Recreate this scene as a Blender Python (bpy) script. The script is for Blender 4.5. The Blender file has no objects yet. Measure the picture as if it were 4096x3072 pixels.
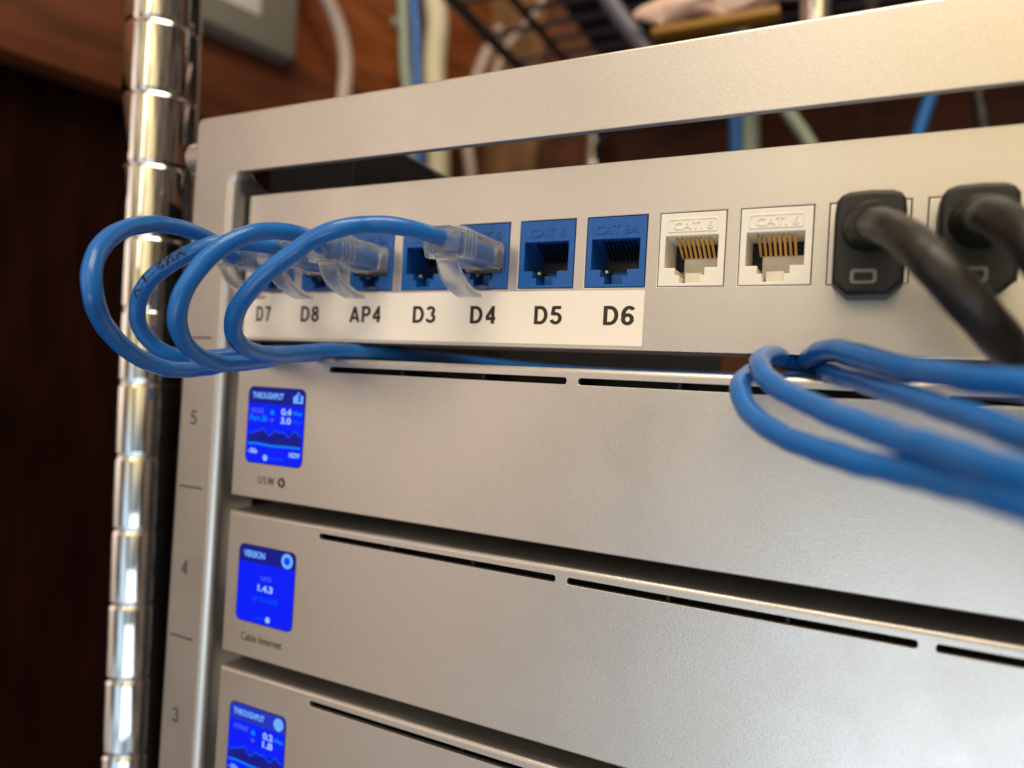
import bpy, bmesh, math, random
from mathutils import Vector, Matrix
random.seed(7)
S = 0.001                                   # everything below is written in millimetres
scn = bpy.context.scene

# ------------------------------------------------------------------ camera
CAM = Vector((74.95, -153.518, -20.206))
F = Vector((-0.43929813, 0.89829113, 0.00949719)).normalized()
R = Vector((0.89709363, 0.43810647, 0.05732144)).normalized()
UP = Vector((-0.04733056, -0.03370107, 0.9983106)).normalized()
FPX = 2840.0
cd = bpy.data.cameras.new('camera'); cam = bpy.data.objects.new('camera', cd)
scn.collection.objects.link(cam); scn.camera = cam
cd.sensor_width = 36; cd.lens = FPX / 4096 * 36
cd.clip_start = 0.004; cd.clip_end = 50
M3 = Matrix((R, UP, -F)).transposed()
cam.matrix_world = Matrix.Translation(CAM * S) @ M3.to_4x4()
cd.dof.use_dof = True; cd.dof.focus_distance = 0.158; cd.dof.aperture_fstop = 7.6

# ------------------------------------------------------------------ room light
w = bpy.data.worlds.new('World'); scn.world = w; w.use_nodes = True
nt = w.node_tree; nt.nodes.clear()
def wn(t, **k):
    n = nt.nodes.new(t)
    for a, b in k.items(): setattr(n, a, b)
    return n
out = wn('ShaderNodeOutputWorld'); bg = wn('ShaderNodeBackground'); tc = wn('ShaderNodeTexCoord')
nt.links.new(bg.outputs[0], out.inputs[0])
# room behind the camera as added glows: warm up right, cool low right, tan left
BASE = (0.145, 0.100, 0.068)
BLOBS = [((0.30, -1.0, 0.38), 0.82, 1.0, (1.42, 1.03, 0.47)),
         ((0.25, -1.2, -0.62), 0.80, 1.0, (0.70, 0.88, 0.96)),
         ((-0.85, -0.66, 0.36), 0.76, 1.0, (1.25, 0.96, 0.70)),
         ((-0.80, -0.68, -0.17), 0.80, 1.0, (0.62, 0.46, 0.35)),
         ((-0.3, -0.2, 1.0), 0.6, 1.0, (0.20, 0.14, 0.09))]
cur = wn('ShaderNodeRGB'); cur.outputs[0].default_value = BASE + (1,)
cur = cur.outputs[0]
for d, lo, hi, col in BLOBS:
    d = Vector(d).normalized()
    dp = wn('ShaderNodeVectorMath', operation='DOT_PRODUCT')
    nt.links.new(tc.outputs['Generated'], dp.inputs[0]); dp.inputs[1].default_value = d
    mr = wn('ShaderNodeMapRange', interpolation_type='SMOOTHSTEP')
    mr.inputs['From Min'].default_value = lo; mr.inputs['From Max'].default_value = hi
    nt.links.new(dp.outputs['Value'], mr.inputs['Value'])
    sc = wn('ShaderNodeVectorMath', operation='SCALE'); sc.inputs[0].default_value = col
    nt.links.new(mr.outputs[0], sc.inputs['Scale'])
    ad = wn('ShaderNodeVectorMath', operation='ADD')
    nt.links.new(cur, ad.inputs[0]); nt.links.new(sc.outputs[0], ad.inputs[1]); cur = ad.outputs[0]
# upright noise bands put into the world so the chrome mirrors streaks
def band_noise(scale, lo, hi, off):
    mp = wn('ShaderNodeMapping'); mp.inputs['Scale'].default_value = (1, 1, .18); mp.inputs['Location'].default_value = (off, 0, 0)
    nz = wn('ShaderNodeTexNoise'); nz.inputs['Scale'].default_value = scale; nz.inputs['Detail'].default_value = 2
    nt.links.new(tc.outputs['Generated'], mp.inputs[0]); nt.links.new(mp.outputs[0], nz.inputs['Vector'])
    mr = wn('ShaderNodeMapRange', interpolation_type='SMOOTHSTEP')
    mr.inputs['From Min'].default_value = .36; mr.inputs['From Max'].default_value = .64
    mr.inputs['To Min'].default_value = lo; mr.inputs['To Max'].default_value = hi
    nt.links.new(nz.outputs['Fac'], mr.inputs['Value']); return mr.outputs[0]
sc = wn('ShaderNodeVectorMath', operation='SCALE'); nt.links.new(cur, sc.inputs[0]); nt.links.new(band_noise(6.5, .35, 1.65, 0), sc.inputs['Scale'])
mx = wn('ShaderNodeMix', data_type='RGBA', blend_type='MULTIPLY'); mx.inputs[7].default_value = (.80, .93, 1.14, 1)
nt.links.new(band_noise(5.0, 0, .55, 7.3), mx.inputs[0]); nt.links.new(sc.outputs[0], mx.inputs[6]); cur = mx.outputs[2]
nt.links.new(cur, bg.inputs[0]); bg.inputs[1].default_value = 1.0

def area(name, loc, target, sx, sy, power, col):
    l = bpy.data.lights.new(name, 'AREA'); l.shape = 'RECTANGLE'; l.size = sx * S; l.size_y = sy * S
    l.energy = power; l.color = col
    o = bpy.data.objects.new(name, l); scn.collection.objects.link(o)
    o.location = Vector(loc) * S
    o.rotation_euler = (Vector(target) - Vector(loc)).to_track_quat('-Z', 'Y').to_euler()
    return o
area('ceiling_lamp', (160, -330, 760), (0, 0, 20), 620, 480, 7.6, (1.0, 0.84, 0.63))
area('cool_low_light', (250, -800, -430), (60, 0, -60), 420, 300, 0.95, (0.90, 0.97, 1.0))  # unseen cool source low in front, for the lower right metal
area('streak_light', (-60, -900, 420), (-100, 0, 0), 60, 500, 0.4, (1.0, 0.93, 0.85))  # unseen strip added for streaks in the chrome and highlights on the cables

scn.view_settings.view_transform = 'Standard'; scn.view_settings.look = 'None'
scn.view_settings.exposure = 0.0; scn.view_settings.gamma = 1.0
scn.view_settings.use_curve_mapping = False
try:
    scn.cycles.max_bounces = 10; scn.cycles.transmission_bounces = 8; scn.cycles.transparent_max_bounces = 12
    scn.cycles.sample_clamp_indirect = 4.0; scn.cycles.caustics_refractive = True
except Exception: pass

# ------------------------------------------------------------------ measuring helpers (author's pixels are on a 2212 px wide print)
K = 2212 / 4096
def ray(px, py): return F + R * ((px / K - 2048) / FPX) - UP * ((py / K - 1536) / FPX)
def atZ(px, py, z): return CAM + ray(px, py) * z
def atY(px, py, y):
    q = ray(px, py); return CAM + q * ((y - CAM.y) / q.y)
def atP(px, py, p0, n):
    q = ray(px, py); return CAM + q * ((p0 - CAM).dot(n) / q.dot(n))

# ------------------------------------------------------------------ materials
def mat(name, col, rough=0.5, metal=0.0, spec=0.5, bump=None, vary=None, trans=0.0, emit=None, ior=1.45, sss=None, coat=None):
    m = bpy.data.materials.new(name); m.use_nodes = True
    t = m.node_tree; b = t.nodes['Principled BSDF']
    b.inputs['Base Color'].default_value = tuple(col) + (1,)
    b.inputs['Roughness'].default_value = rough; b.inputs['Metallic'].default_value = metal
    b.inputs['Specular IOR Level'].default_value = spec; b.inputs['IOR'].default_value = ior
    b.inputs['Transmission Weight'].default_value = trans
    if coat: b.inputs['Coat Weight'].default_value = coat; b.inputs['Coat Roughness'].default_value = 0.15
    if sss:
        b.inputs['Subsurface Weight'].default_value = sss[0]; b.inputs['Subsurface Radius'].default_value = sss[1]; b.inputs['Subsurface Scale'].default_value = 1.0
    if emit:
        b.inputs['Emission Color'].default_value = tuple(emit[0]) + (1,); b.inputs['Emission Strength'].default_value = emit[1]
    tcx = t.nodes.new('ShaderNodeTexCoord')
    if vary:                                                    # (scale, amount, stretch)
        n = t.nodes.new('ShaderNodeTexNoise'); n.inputs['Scale'].default_value = vary[0]; n.inputs['Detail'].default_value = 4
        mp = t.nodes.new('ShaderNodeMapping'); mp.inputs['Scale'].default_value = vary[2] if len(vary) > 2 else (1, 1, 1)
        t.links.new(tcx.outputs['Object'], mp.inputs[0]); t.links.new(mp.outputs[0], n.inputs['Vector'])
        r = t.nodes.new('ShaderNodeMapRange'); r.inputs['From Min'].default_value = 0.3; r.inputs['From Max'].default_value = 0.7
        r.inputs['To Min'].default_value = 1 - vary[1]; r.inputs['To Max'].default_value = 1 + vary[1]
        t.links.new(n.outputs['Fac'], r.inputs['Value'])
        s = t.nodes.new('ShaderNodeVectorMath'); s.operation = 'SCALE'; s.inputs[0].default_value = col
        t.links.new(r.outputs[0], s.inputs['Scale']); t.links.new(s.outputs[0], b.inputs['Base Color'])
    if bump:                                                    # (scale, strength, distance)
        n = t.nodes.new('ShaderNodeTexNoise'); n.inputs['Scale'].default_value = bump[0]; n.inputs['Detail'].default_value = 3
        t.links.new(tcx.outputs['Object'], n.inputs['Vector'])
        bp = t.nodes.new('ShaderNodeBump'); bp.inputs['Strength'].default_value = bump[1]; bp.inputs['Distance'].default_value = bump[2]
        t.links.new(n.outputs['Fac'], bp.inputs['Height']); t.links.new(bp.outputs[0], b.inputs['Normal'])
    return m
SILVER = mat('silver_paint', (0.60, 0.585, 0.57), 0.36, 0.92, 0.5, bump=(3600, 0.42, 0.00009), vary=(4000, 0.12))
_t = SILVER.node_tree; _b = _t.nodes['Principled BSDF']
_n = _t.nodes.new('ShaderNodeTexNoise'); _n.inputs['Scale'].default_value = 38; _n.inputs['Detail'].default_value = 5; _n.inputs['Roughness'].default_value = .6
_c = _t.nodes.new('ShaderNodeTexCoord'); _t.links.new(_c.outputs['Object'], _n.inputs['Vector'])
_r = _t.nodes.new('ShaderNodeMapRange'); _r.inputs['From Min'].default_value = .3; _r.inputs['From Max'].default_value = .7
_r.inputs['To Min'].default_value = .31; _r.inputs['To Max'].default_value = .41
_t.links.new(_n.outputs['Fac'], _r.inputs['Value']); _t.links.new(_r.outputs[0], _b.inputs['Roughness'])
BLUEP = mat('blue_plastic', (0.007, 0.098, 0.39), 0.38, bump=(900, 0.12, 0.0001), vary=(400, 0.06))
WHITEP = mat('white_plastic', (0.82, 0.79, 0.72), 0.40, bump=(900, 0.1, 0.0001), vary=(300, 0.03))
GOLD = mat('gold_contact', (0.95, 0.60, 0.20), 0.35, 0.8)
TIN = mat('dark_contact', (0.10, 0.10, 0.11), 0.25, 1.0)
BRASS = mat('brass_pin', (0.8, 0.7, 0.35), 0.35, 0.7)
BLACKP = mat('black_plastic', (0.009, 0.011, 0.010), 0.48, bump=(1200, 0.2, 0.0001))
BLACKM = mat('black_metal', (0.008, 0.008, 0.009), 0.5)
DARKP = mat('dark_plastic', (0.02, 0.022, 0.03), 0.35)
CABLE = mat('blue_jacket', (0.012, 0.142, 0.50), 0.26, bump=(260, 0.22, 0.0006), vary=(120, 0.07))
RUBBER = mat('black_jacket', (0.013, 0.012, 0.011), 0.42, bump=(160, 0.6, 0.0010), vary=(150, 0.8))
FROST = mat('frosted_boot', (0.96, 0.97, 0.99), 0.26, trans=0.93, ior=1.28, bump=(500, 0.15, 0.0002))
CLEAR = mat('clear_plastic', (0.95, 0.96, 0.98), 0.06, trans=0.97, ior=1.45)
CHROME = mat('chrome', (0.66, 0.67, 0.68), 0.06, 1.0, bump=(60, 0.10, 0.0006))
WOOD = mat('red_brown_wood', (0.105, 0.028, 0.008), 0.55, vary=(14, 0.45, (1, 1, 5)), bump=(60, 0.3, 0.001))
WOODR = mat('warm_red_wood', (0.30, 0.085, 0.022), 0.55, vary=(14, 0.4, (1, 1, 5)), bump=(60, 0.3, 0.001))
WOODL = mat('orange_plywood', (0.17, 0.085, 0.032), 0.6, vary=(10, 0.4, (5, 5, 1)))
WOODD = mat('shade_dark_wood', (0.014, 0.0035, 0.002), 0.85, spec=0.05, vary=(14, 0.5, (4, 4, 1)))  # shade on the left wall is put into this colour
TAPE = mat('label_tape', (0.88, 0.82, 0.75), 0.42, bump=(120, 0.08, 0.0004))
INK = mat('black_ink', (0.03, 0.018, 0.014), 0.55)
GREYINK = mat('grey_ink', (0.035, 0.03, 0.027), 0.55)
CINK = mat('cable_ink', (0.004, 0.012, 0.04), 0.5)
GREYB = mat('grey_box_plastic', (0.20, 0.19, 0.165), 0.5, bump=(300, 0.1, 0.0002))
PALEC = mat('pale_cable', (0.50, 0.40, 0.37), 0.45)
CREAM = mat('cream_cable', (0.60, 0.55, 0.40), 0.45)
MINT = mat('pale_green_cable', (0.30, 0.38, 0.32), 0.45)
PAPER = mat('white_paper', (0.65, 0.62, 0.62), 0.6)
PINK = mat('pale_pink_film', (0.72, 0.52, 0.45), 0.4, bump=(25, 0.6, 0.01), vary=(20, 0.2))
YELL = mat('yellow_card', (0.26, 0.13, 0.01), 0.5)
WIREM = mat('black_wire', (0.09, 0.075, 0.08), 0.4, 0.5)
WINF = mat('pale_frame_plastic', (0.20, 0.20, 0.18), 0.4)
def emis(name, col, s): return mat(name, (0, 0, 0), 0.35, spec=0.12, emit=(col, s))
E_BLUE = emis('screen_blue', (0.0, 0.012, 0.93), 1.0)
E_NAVY = emis('screen_navy', (0.008, 0.010, 0.24), 1.0)
E_HEADB = emis('screen_header_blue', (0.015, 0.035, 0.50), 1.0)
E_LITE = emis('screen_light', (0.16, 0.42, 1.0), 1.0)
E_PALE = emis('screen_pale', (0.32, 0.50, 1.0), 1.0)
E_LAV = emis('screen_lavender', (0.06, 0.10, 0.95), 1.0)
E_CYAN = emis('screen_cyan', (0.0, 0.20, 1.0), 1.0)
E_MID = emis('screen_mid', (0.0, 0.06, 1.0), 1.0)

# ------------------------------------------------------------------ object helpers
def tag(o, label=None, cat=None, group=None, kind=None):
    if label: o['label'] = label
    if cat: o['category'] = cat
    if group: o['group'] = group
    if kind: o['kind'] = kind
    return o
ORG = {}
def thing(name, loc, label, cat, group=None):
    o = bpy.data.objects.new(name, None); scn.collection.objects.link(o)
    o.empty_display_size = 0.005
    o.location = Vector(loc) * S; ORG[o.name] = Vector(loc)
    return tag(o, label, cat, group)
def link(name, me, material, parent=None, loc=None, smooth=True, angle=35):
    """mesh in world millimetres (or local to loc if given) -> one object"""
    o = bpy.data.objects.new(name, me); scn.collection.objects.link(o)
    if loc is None:
        org = ORG.get(parent.name, Vector()) if parent else None
        if org is None:
            c = sum((v.co for v in me.vertices), Vector()) / max(1, len(me.vertices)); org = c
            me.transform(Matrix.Translation(-org)); o.location = org * S; ORG[o.name] = org
        else:
            me.transform(Matrix.Translation(-org)); ORG[o.name] = org
    else:
        o.location = Vector(loc) * S; ORG[o.name] = Vector()
    me.transform(Matrix.Scale(S, 4))
    if material and not me.materials: me.materials.append(material)
    if parent: o.parent = parent
    if smooth:
        for p in me.polygons: p.use_smooth = True
        try: me.set_sharp_from_angle(angle=math.radians(angle))
        except Exception: pass
        for p in me.polygons:                                  # keep the big front faces truly flat
            if abs(p.normal.y) > .99995: p.use_smooth = False
    return o
def bm_mesh(bm, name='m'):
    bmesh.ops.recalc_face_normals(bm, faces=bm.faces)
    me = bpy.data.meshes.new(name); bm.to_mesh(me); bm.free(); return me
def box_bm(bm, lo, hi, bev=0.0, seg=2):
    vs = [bm.verts.new((x, y, z)) for x in (lo[0], hi[0]) for y in (lo[1], hi[1]) for z in (lo[2], hi[2])]
    f = [(0,1,3,2),(4,6,7,5),(0,4,5,1),(2,3,7,6),(0,2,6,4),(1,5,7,3)]
    fs = [bm.faces.new([vs[i] for i in q]) for q in f]
    if bev:
        es = list({e for q in fs for e in q.edges})
        bmesh.ops.bevel(bm, geom=es, offset=bev, segments=seg, profile=0.5, affect='EDGES')
def box(lo, hi, bev=0.0, seg=2, rot=None):
    bm = bmesh.new(); box_bm(bm, lo, hi, bev, seg)
    if rot: bmesh.ops.rotate(bm, verts=bm.verts, cent=rot[0], matrix=rot[1])
    return bm_mesh(bm)
def rrect(x0, z0, x1, z1, r, n=5):
    pts = []
    for cx, cz, a in ((x1-r, z1-r, 0), (x0+r, z1-r, 90), (x0+r, z0+r, 180), (x1-r, z0+r, 270)):
        for i in range(n+1):
            t = math.radians(a + 90*i/n); pts.append((cx + r*math.cos(t), cz + r*math.sin(t)))
    return pts
def plate(outline, holes, y0, thick, bev=0.3, res=2):
    """flat plate in the xz plane, front face at y0, with through holes and rounded edges"""
    cu = bpy.data.curves.new('c', 'CURVE'); cu.dimensions = '2D'; cu.fill_mode = 'BOTH'
    for pts in [outline] + list(holes):
        sp = cu.splines.new('POLY'); sp.points.add(len(pts)-1)
        for i, p in enumerate(pts): sp.points[i].co = (p[0], p[1], 0, 1)
        sp.use_cyclic_u = True
    cu.extrude = thick/2 - bev; cu.bevel_depth = bev; cu.bevel_resolution = res; cu.offset = -bev
    o = bpy.data.objects.new('tmp', cu); scn.collection.objects.link(o)
    me = bpy.data.meshes.new_from_object(o.evaluated_get(bpy.context.evaluated_depsgraph_get()))
    bpy.data.objects.remove(o); bpy.data.curves.remove(cu)
    for v in me.vertices: v.co = Vector((v.co.x, y0 + thick/2 - v.co.z, v.co.y))
    me.materials.clear()
    bm = bmesh.new(); bm.from_mesh(me); bmesh.ops.remove_doubles(bm, verts=bm.verts, dist=1e-4)
    bmesh.ops.recalc_face_normals(bm, faces=bm.faces); bm.to_mesh(me); bm.free()
    return me
def flat(pts, y):
    bm = bmesh.new(); bm.faces.new([bm.verts.new((p[0], y, p[1])) for p in pts])
    bmesh.ops.triangulate(bm, faces=bm.faces)
    me = bm_mesh(bm)
    return me
def text_mesh(s, bold=0.0, extrude=0.0, space=1.0):
    cu = bpy.data.curves.new('t', 'FONT'); cu.body = s; cu.size = 1; cu.offset = bold; cu.extrude = extrude
    cu.space_character = space; cu.resolution_u = 5
    o = bpy.data.objects.new('tmp', cu); scn.collection.objects.link(o)
    me = bpy.data.meshes.new_from_object(o.evaluated_get(bpy.context.evaluated_depsgraph_get()))
    bpy.data.objects.remove(o); bpy.data.curves.remove(cu); me.materials.clear()
    return me
def text(s, cx, cz, y, h, wd=None, bold=0.02, depth=0.0, space=1.0, shear=0.0):
    """lettering standing in the xz plane, facing -y, centred on cx, cz, height h mm, width wd mm"""
    me = text_mesh(s, bold, 0.5 if depth else 0.0, space)
    xs = [v.co.x for v in me.vertices]; ys = [v.co.y for v in me.vertices]
    sx0, sx1, sy0, sy1 = min(xs), max(xs), min(ys), max(ys)
    k = h/(sy1-sy0); kx = wd/(sx1-sx0) if wd else k
    for v in me.vertices:
        X = (v.co.x-(sx0+sx1)/2)*kx; Z = (v.co.y-(sy0+sy1)/2)*k
        Y = y - (v.co.z+0.5)*depth if depth else y
        v.co = Vector((cx+X, Y, cz+Z))
    return me
def _arc(cx, cy, rx, ry, a0, a1, n=12):
    return [(cx+rx*math.cos(math.radians(a0+(a1-a0)*i/n)), cy+ry*math.sin(math.radians(a0+(a1-a0)*i/n))) for i in range(n+1)]
GLYPH = {   # grotesque letters as strokes, unit height
 'D': (.66, [[(.09, 0), (.09, 1)], [(.09, .915), (.30, .915)] + _arc(.30, .5, .27, .415, 90, -90) + [(.09, .085)]]),
 'A': (.70, [[(.08, 0), (.35, .96)], [(.35, .96), (.62, 0)], [(.18, .26), (.52, .26)]]),
 'P': (.60, [[(.09, 0), (.09, 1)], [(.09, .915), (.32, .915)] + _arc(.32, .685, .19, .23, 90, -90) + [(.09, .455)]]),
 '3': (.54, [_arc(.25, .73, .18, .185, 165, -80), _arc(.25, .30, .21, .215, 80, -165)]),
 '4': (.56, [[(.40, 0), (.40, 1)], [(.42, .93), (.08, .34)], [(.04, .29), (.54, .29)]]),
 '5': (.55, [[(.50, .915), (.15, .915)], [(.16, .97), (.10, .50)], _arc(.255, .335, .215, .25, 125, -160)]),
 '6': (.55, [_arc(.27, .31, .19, .225, 0, 360, 24), _arc(.33, .52, .25, .40, 45, 205, 14)]),
 '7': (.54, [[(.03, .915), (.51, .915)], [(.47, .90), (.32, .55), (.22, 0)]]),
 '8': (.55, [_arc(.27, .74, .165, .18, 0, 360, 22), _arc(.27, .29, .20, .21, 0, 360, 24)]),
 'U': (.66, [[(.09, 1), (.09, .36)] + _arc(.33, .33, .24, .245, 180, 360) + [(.57, .36), (.57, 1)]]),
 'S': (.60, [_arc(.30, .72, .20, .205, 20, 250) + _arc(.30, .29, .215, .22, 80, -160)]),
 'W': (.95, [[(.07, 1), (.27, .04)], [(.25, .04), (.475, .96)], [(.475, .96), (.70, .04)], [(.68, .04), (.88, 1)]]),
 '2': (.54, [_arc(.26, .69, .19, .225, 165, -30) + [(.09, .09)], [(.04, .085), (.50, .085)]])}
def strokes(txt, cx, cz, y, h, wd, t=.175):
    bm = bmesh.new(); x = 0; allv = []; q = 0
    for ch in txt:
        gw, sts = GLYPH[ch]
        for st in sts:
            q += 1; L = []
            for i, p in enumerate(st):
                a = Vector(st[max(i-1, 0)]); b = Vector(st[min(i+1, len(st)-1)])
                d = (b-a).normalized(); nn = Vector((-d.y, d.x)); 
                hx = t/2
                L.append((bm.verts.new((x+p[0]+nn.x*hx, -q*.0015, p[1]+nn.y*hx)), bm.verts.new((x+p[0]-nn.x*hx, -q*.0015, p[1]-nn.y*hx))))
            for u_, v_ in zip(L, L[1:]): bm.faces.new((u_[0], v_[0], v_[1], u_[1]))
        x += gw + .13
    W = x - .13
    for v in bm.verts: v.co = Vector((cx+(v.co.x-W/2)*wd/W, y+v.co.y, cz+(v.co.z-.5)*h))
    return bm_mesh(bm)
def spline(P, step=1.0):
    P = [Vector(p) for p in P]; out = []
    Q = [P[0]*2-P[1]] + P + [P[-1]*2-P[-2]]
    for i in range(1, len(Q)-2):
        p0, p1, p2, p3 = Q[i-1:i+3]
        n = max(2, int((p2-p1).length/step))
        # centripetal-like tangents
        d1 = max((p1-p0).length, 1e-3)**.5; d2 = max((p2-p1).length, 1e-3)**.5; d3 = max((p3-p2).length, 1e-3)**.5
        m1 = (p1-p0)/d1 - (p2-p0)/(d1+d2) + (p2-p1)/d2; m2 = (p2-p1)/d2 - (p3-p1)/(d2+d3) + (p3-p2)/d3
        m1 *= d2; m2 *= d2
        for k in range(n):
            t = k/n; t2 = t*t; t3 = t2*t
            out.append((2*t3-3*t2+1)*p1 + (t3-2*t2+t)*m1 + (-2*t3+3*t2)*p2 + (t3-t2)*m2)
    out.append(P[-1]); 
    for _ in range(3):
        out = [out[0]] + [(out[i-1]+out[i]*2+out[i+1])/4 for i in range(1, len(out)-1)] + [out[-1]]
    return out
def tube(path, r, n=20, wob=0.0, rib=None):
    bm = bmesh.new(); rings = []
    T0 = (path[1]-path[0]).normalized(); N = T0.orthogonal().normalized()
    L = 0
    for i, p in enumerate(path):
        T = (path[min(i+1, len(path)-1)] - path[max(i-1, 0)]).normalized()
        N = (N - T*N.dot(T)).normalized(); B = T.cross(N)
        if i: L += (p-path[i-1]).length
        rr = r*(1 + wob*(math.sin(L*0.9)+0.6*math.sin(L*0.37+1)))
        ring = []
        for k in range(n):
            a = 2*math.pi*k/n
            q = rr*(1+ wob*0.8*math.sin(2*a + L*0.45))
            ring.append(bm.verts.new(p + (N*math.cos(a)+B*math.sin(a))*q))
        rings.append(ring)
    for a, b in zip(rings, rings[1:]):
        for k in range(n): bm.faces.new((a[k], a[(k+1) % n], b[(k+1) % n], b[k]))
    bm.faces.new(rings[0][::-1]); bm.faces.new(rings[-1])
    return bm_mesh(bm)
def wrap_text(path, r, s0, txt, h, sign=1, lift=0.03, turn=0.0, bold=0.05, space=1.2):
    """lettering printed round a cable, starting at arc length s0, on the side that faces the viewer"""
    me = text_mesh(txt, bold, 0, space)
    bm = bmesh.new(); bm.from_mesh(me)
    bmesh.ops.triangulate(bm, faces=bm.faces)
    bmesh.ops.subdivide_edges(bm, edges=bm.edges, cuts=1)
    cum = [0]
    for a, b in zip(path, path[1:]): cum.append(cum[-1]+(b-a).length)
    k = h/0.73
    side = Vector((0.1, -1, 0.1)).normalized()
    for v in bm.verts:
        s = s0 + sign*v.co.x*k
        i = max(0, min(len(path)-2, next((j for j in range(len(cum)-1) if cum[j+1] > s), len(path)-2)))
        t = (s-cum[i])/max(1e-6, cum[i+1]-cum[i])
        c = path[i].lerp(path[i+1], t); T = (path[min(i+2, len(path)-1)]-path[max(i-1, 0)]).normalized()
        d = (side - T*side.dot(T)).normalized(); B = d.cross(T)
        a = turn + sign*(v.co.y-0.36)*k/r
        v.co = c + (d*math.cos(a) - B*math.sin(a))*(r+lift)
    me2 = bm_mesh(bm); bpy.data.meshes.remove(me); return me2
def loft(sections, cap=True):
    bm = bmesh.new(); rings = [[bm.verts.new(p) for p in s] for s in sections]; n = len(rings[0])
    for a, b in zip(rings, rings[1:]):
        for k in range(n): bm.faces.new((a[k], a[(k+1) % n], b[(k+1) % n], b[k]))
    if cap: bm.faces.new(rings[0][::-1]); bm.faces.new(rings[-1])
    return bm_mesh(bm)
def rsec(cx, cz, y, wd, h, r, n=4): return [(x, y, z) for x, z in rrect(cx-wd/2, cz-h/2, cx+wd/2, cz+h/2, r, n)]
def img(pts):                                # waypoints: (px, py, depth) or ('w', x, y, z)
    return [Vector(p[1:]) if p[0] == 'w' else atZ(*p) for p in pts]
def c4(x, y): return ((250+x*.5877)*K, (800+y*.5877)*K)
def q7(pts):                                 # strands at right bulge toward the viewer
    return [(p[0], p[1], p[2]-(142-p[2])*.18) if p[0] != 'w' and p[0] > 1500 else p for p in pts]
def c7(x, y): return ((2800+x*.5859)*K, (1300+y*.5859)*K)
def c5(x, y): return ((1450+x*.5651)*K, (750+y*.5651)*K)
def c6(x, y): return ((2500+x*.7215)*K, (650+y*.7215)*K)

# ================================================================== SETTING
wd_ = Vector((0.25, 0.97, 0)).normalized(); wn_ = Vector((0.97, -0.25, 0)).normalized()
W0 = atZ(130, 140, 430)                       # a point of the left wall
YB = 470                                      # back wall
def onwall(px, py, off=0.0): return atP(px, py, W0 + wn_*off, wn_)
tcorner = (YB - W0.y)/wd_.y
cornerx = W0.x + wd_.x*tcorner
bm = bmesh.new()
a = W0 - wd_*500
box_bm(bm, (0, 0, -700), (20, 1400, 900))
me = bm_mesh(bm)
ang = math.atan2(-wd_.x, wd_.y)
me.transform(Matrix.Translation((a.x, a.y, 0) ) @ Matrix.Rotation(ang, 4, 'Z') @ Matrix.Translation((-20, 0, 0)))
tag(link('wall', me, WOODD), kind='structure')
tag(link('wall', box((cornerx-30, YB, -700), (1500, YB+20, 900)), WOOD), kind='structure')
# upper wood boarding and ledge beam on the left wall
def wallslab(pix, off0, off1):
    """prism standing out of the left wall between two distances"""
    bm = bmesh.new()
    A = [bm.verts.new(onwall(x, y) + wn_*off0) for x, y in pix]; B = [bm.verts.new(onwall(x, y) + wn_*off1) for x, y in pix]
    bm.faces.new(A); bm.faces.new(B[::-1]); n = len(pix)
    for i in range(n): bm.faces.new((A[i], A[(i+1) % n], B[(i+1) % n], B[i]))
    return bm_mesh(bm)
P1, P2 = onwall(0, 112), onwall(560, 262)
def wallbox(s0, s1, z0, z1, o0, o1, bev=1.5):
    me = box((o0, s0, z0), (o1, s1, z1), bev)
    me.transform(Matrix.Translation((W0.x, W0.y, 0)) @ Matrix.Rotation(ang, 4, 'Z'))
    return me
def wcoord(px, py, off=0):
    p = onwall(px, py, off) - W0; return p.dot(wd_), onwall(px, py, off).z
s1, zlow = wcoord(130, 140, 25)
b = link('wood_beam', wallbox(-500, tcorner-30, zlow-2, zlow+62, 1, 25), WOOD)
tag(b, 'reddish brown wooden beam running along the dark wall behind the left chrome post', 'wood beam')
b = link('upper_boarding', wallbox(-500, tcorner-1, zlow+62, 900, .5, 6), WOODR)
tag(b, 'reddish brown boarding on the wall above the wood beam', 'boarding')
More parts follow.
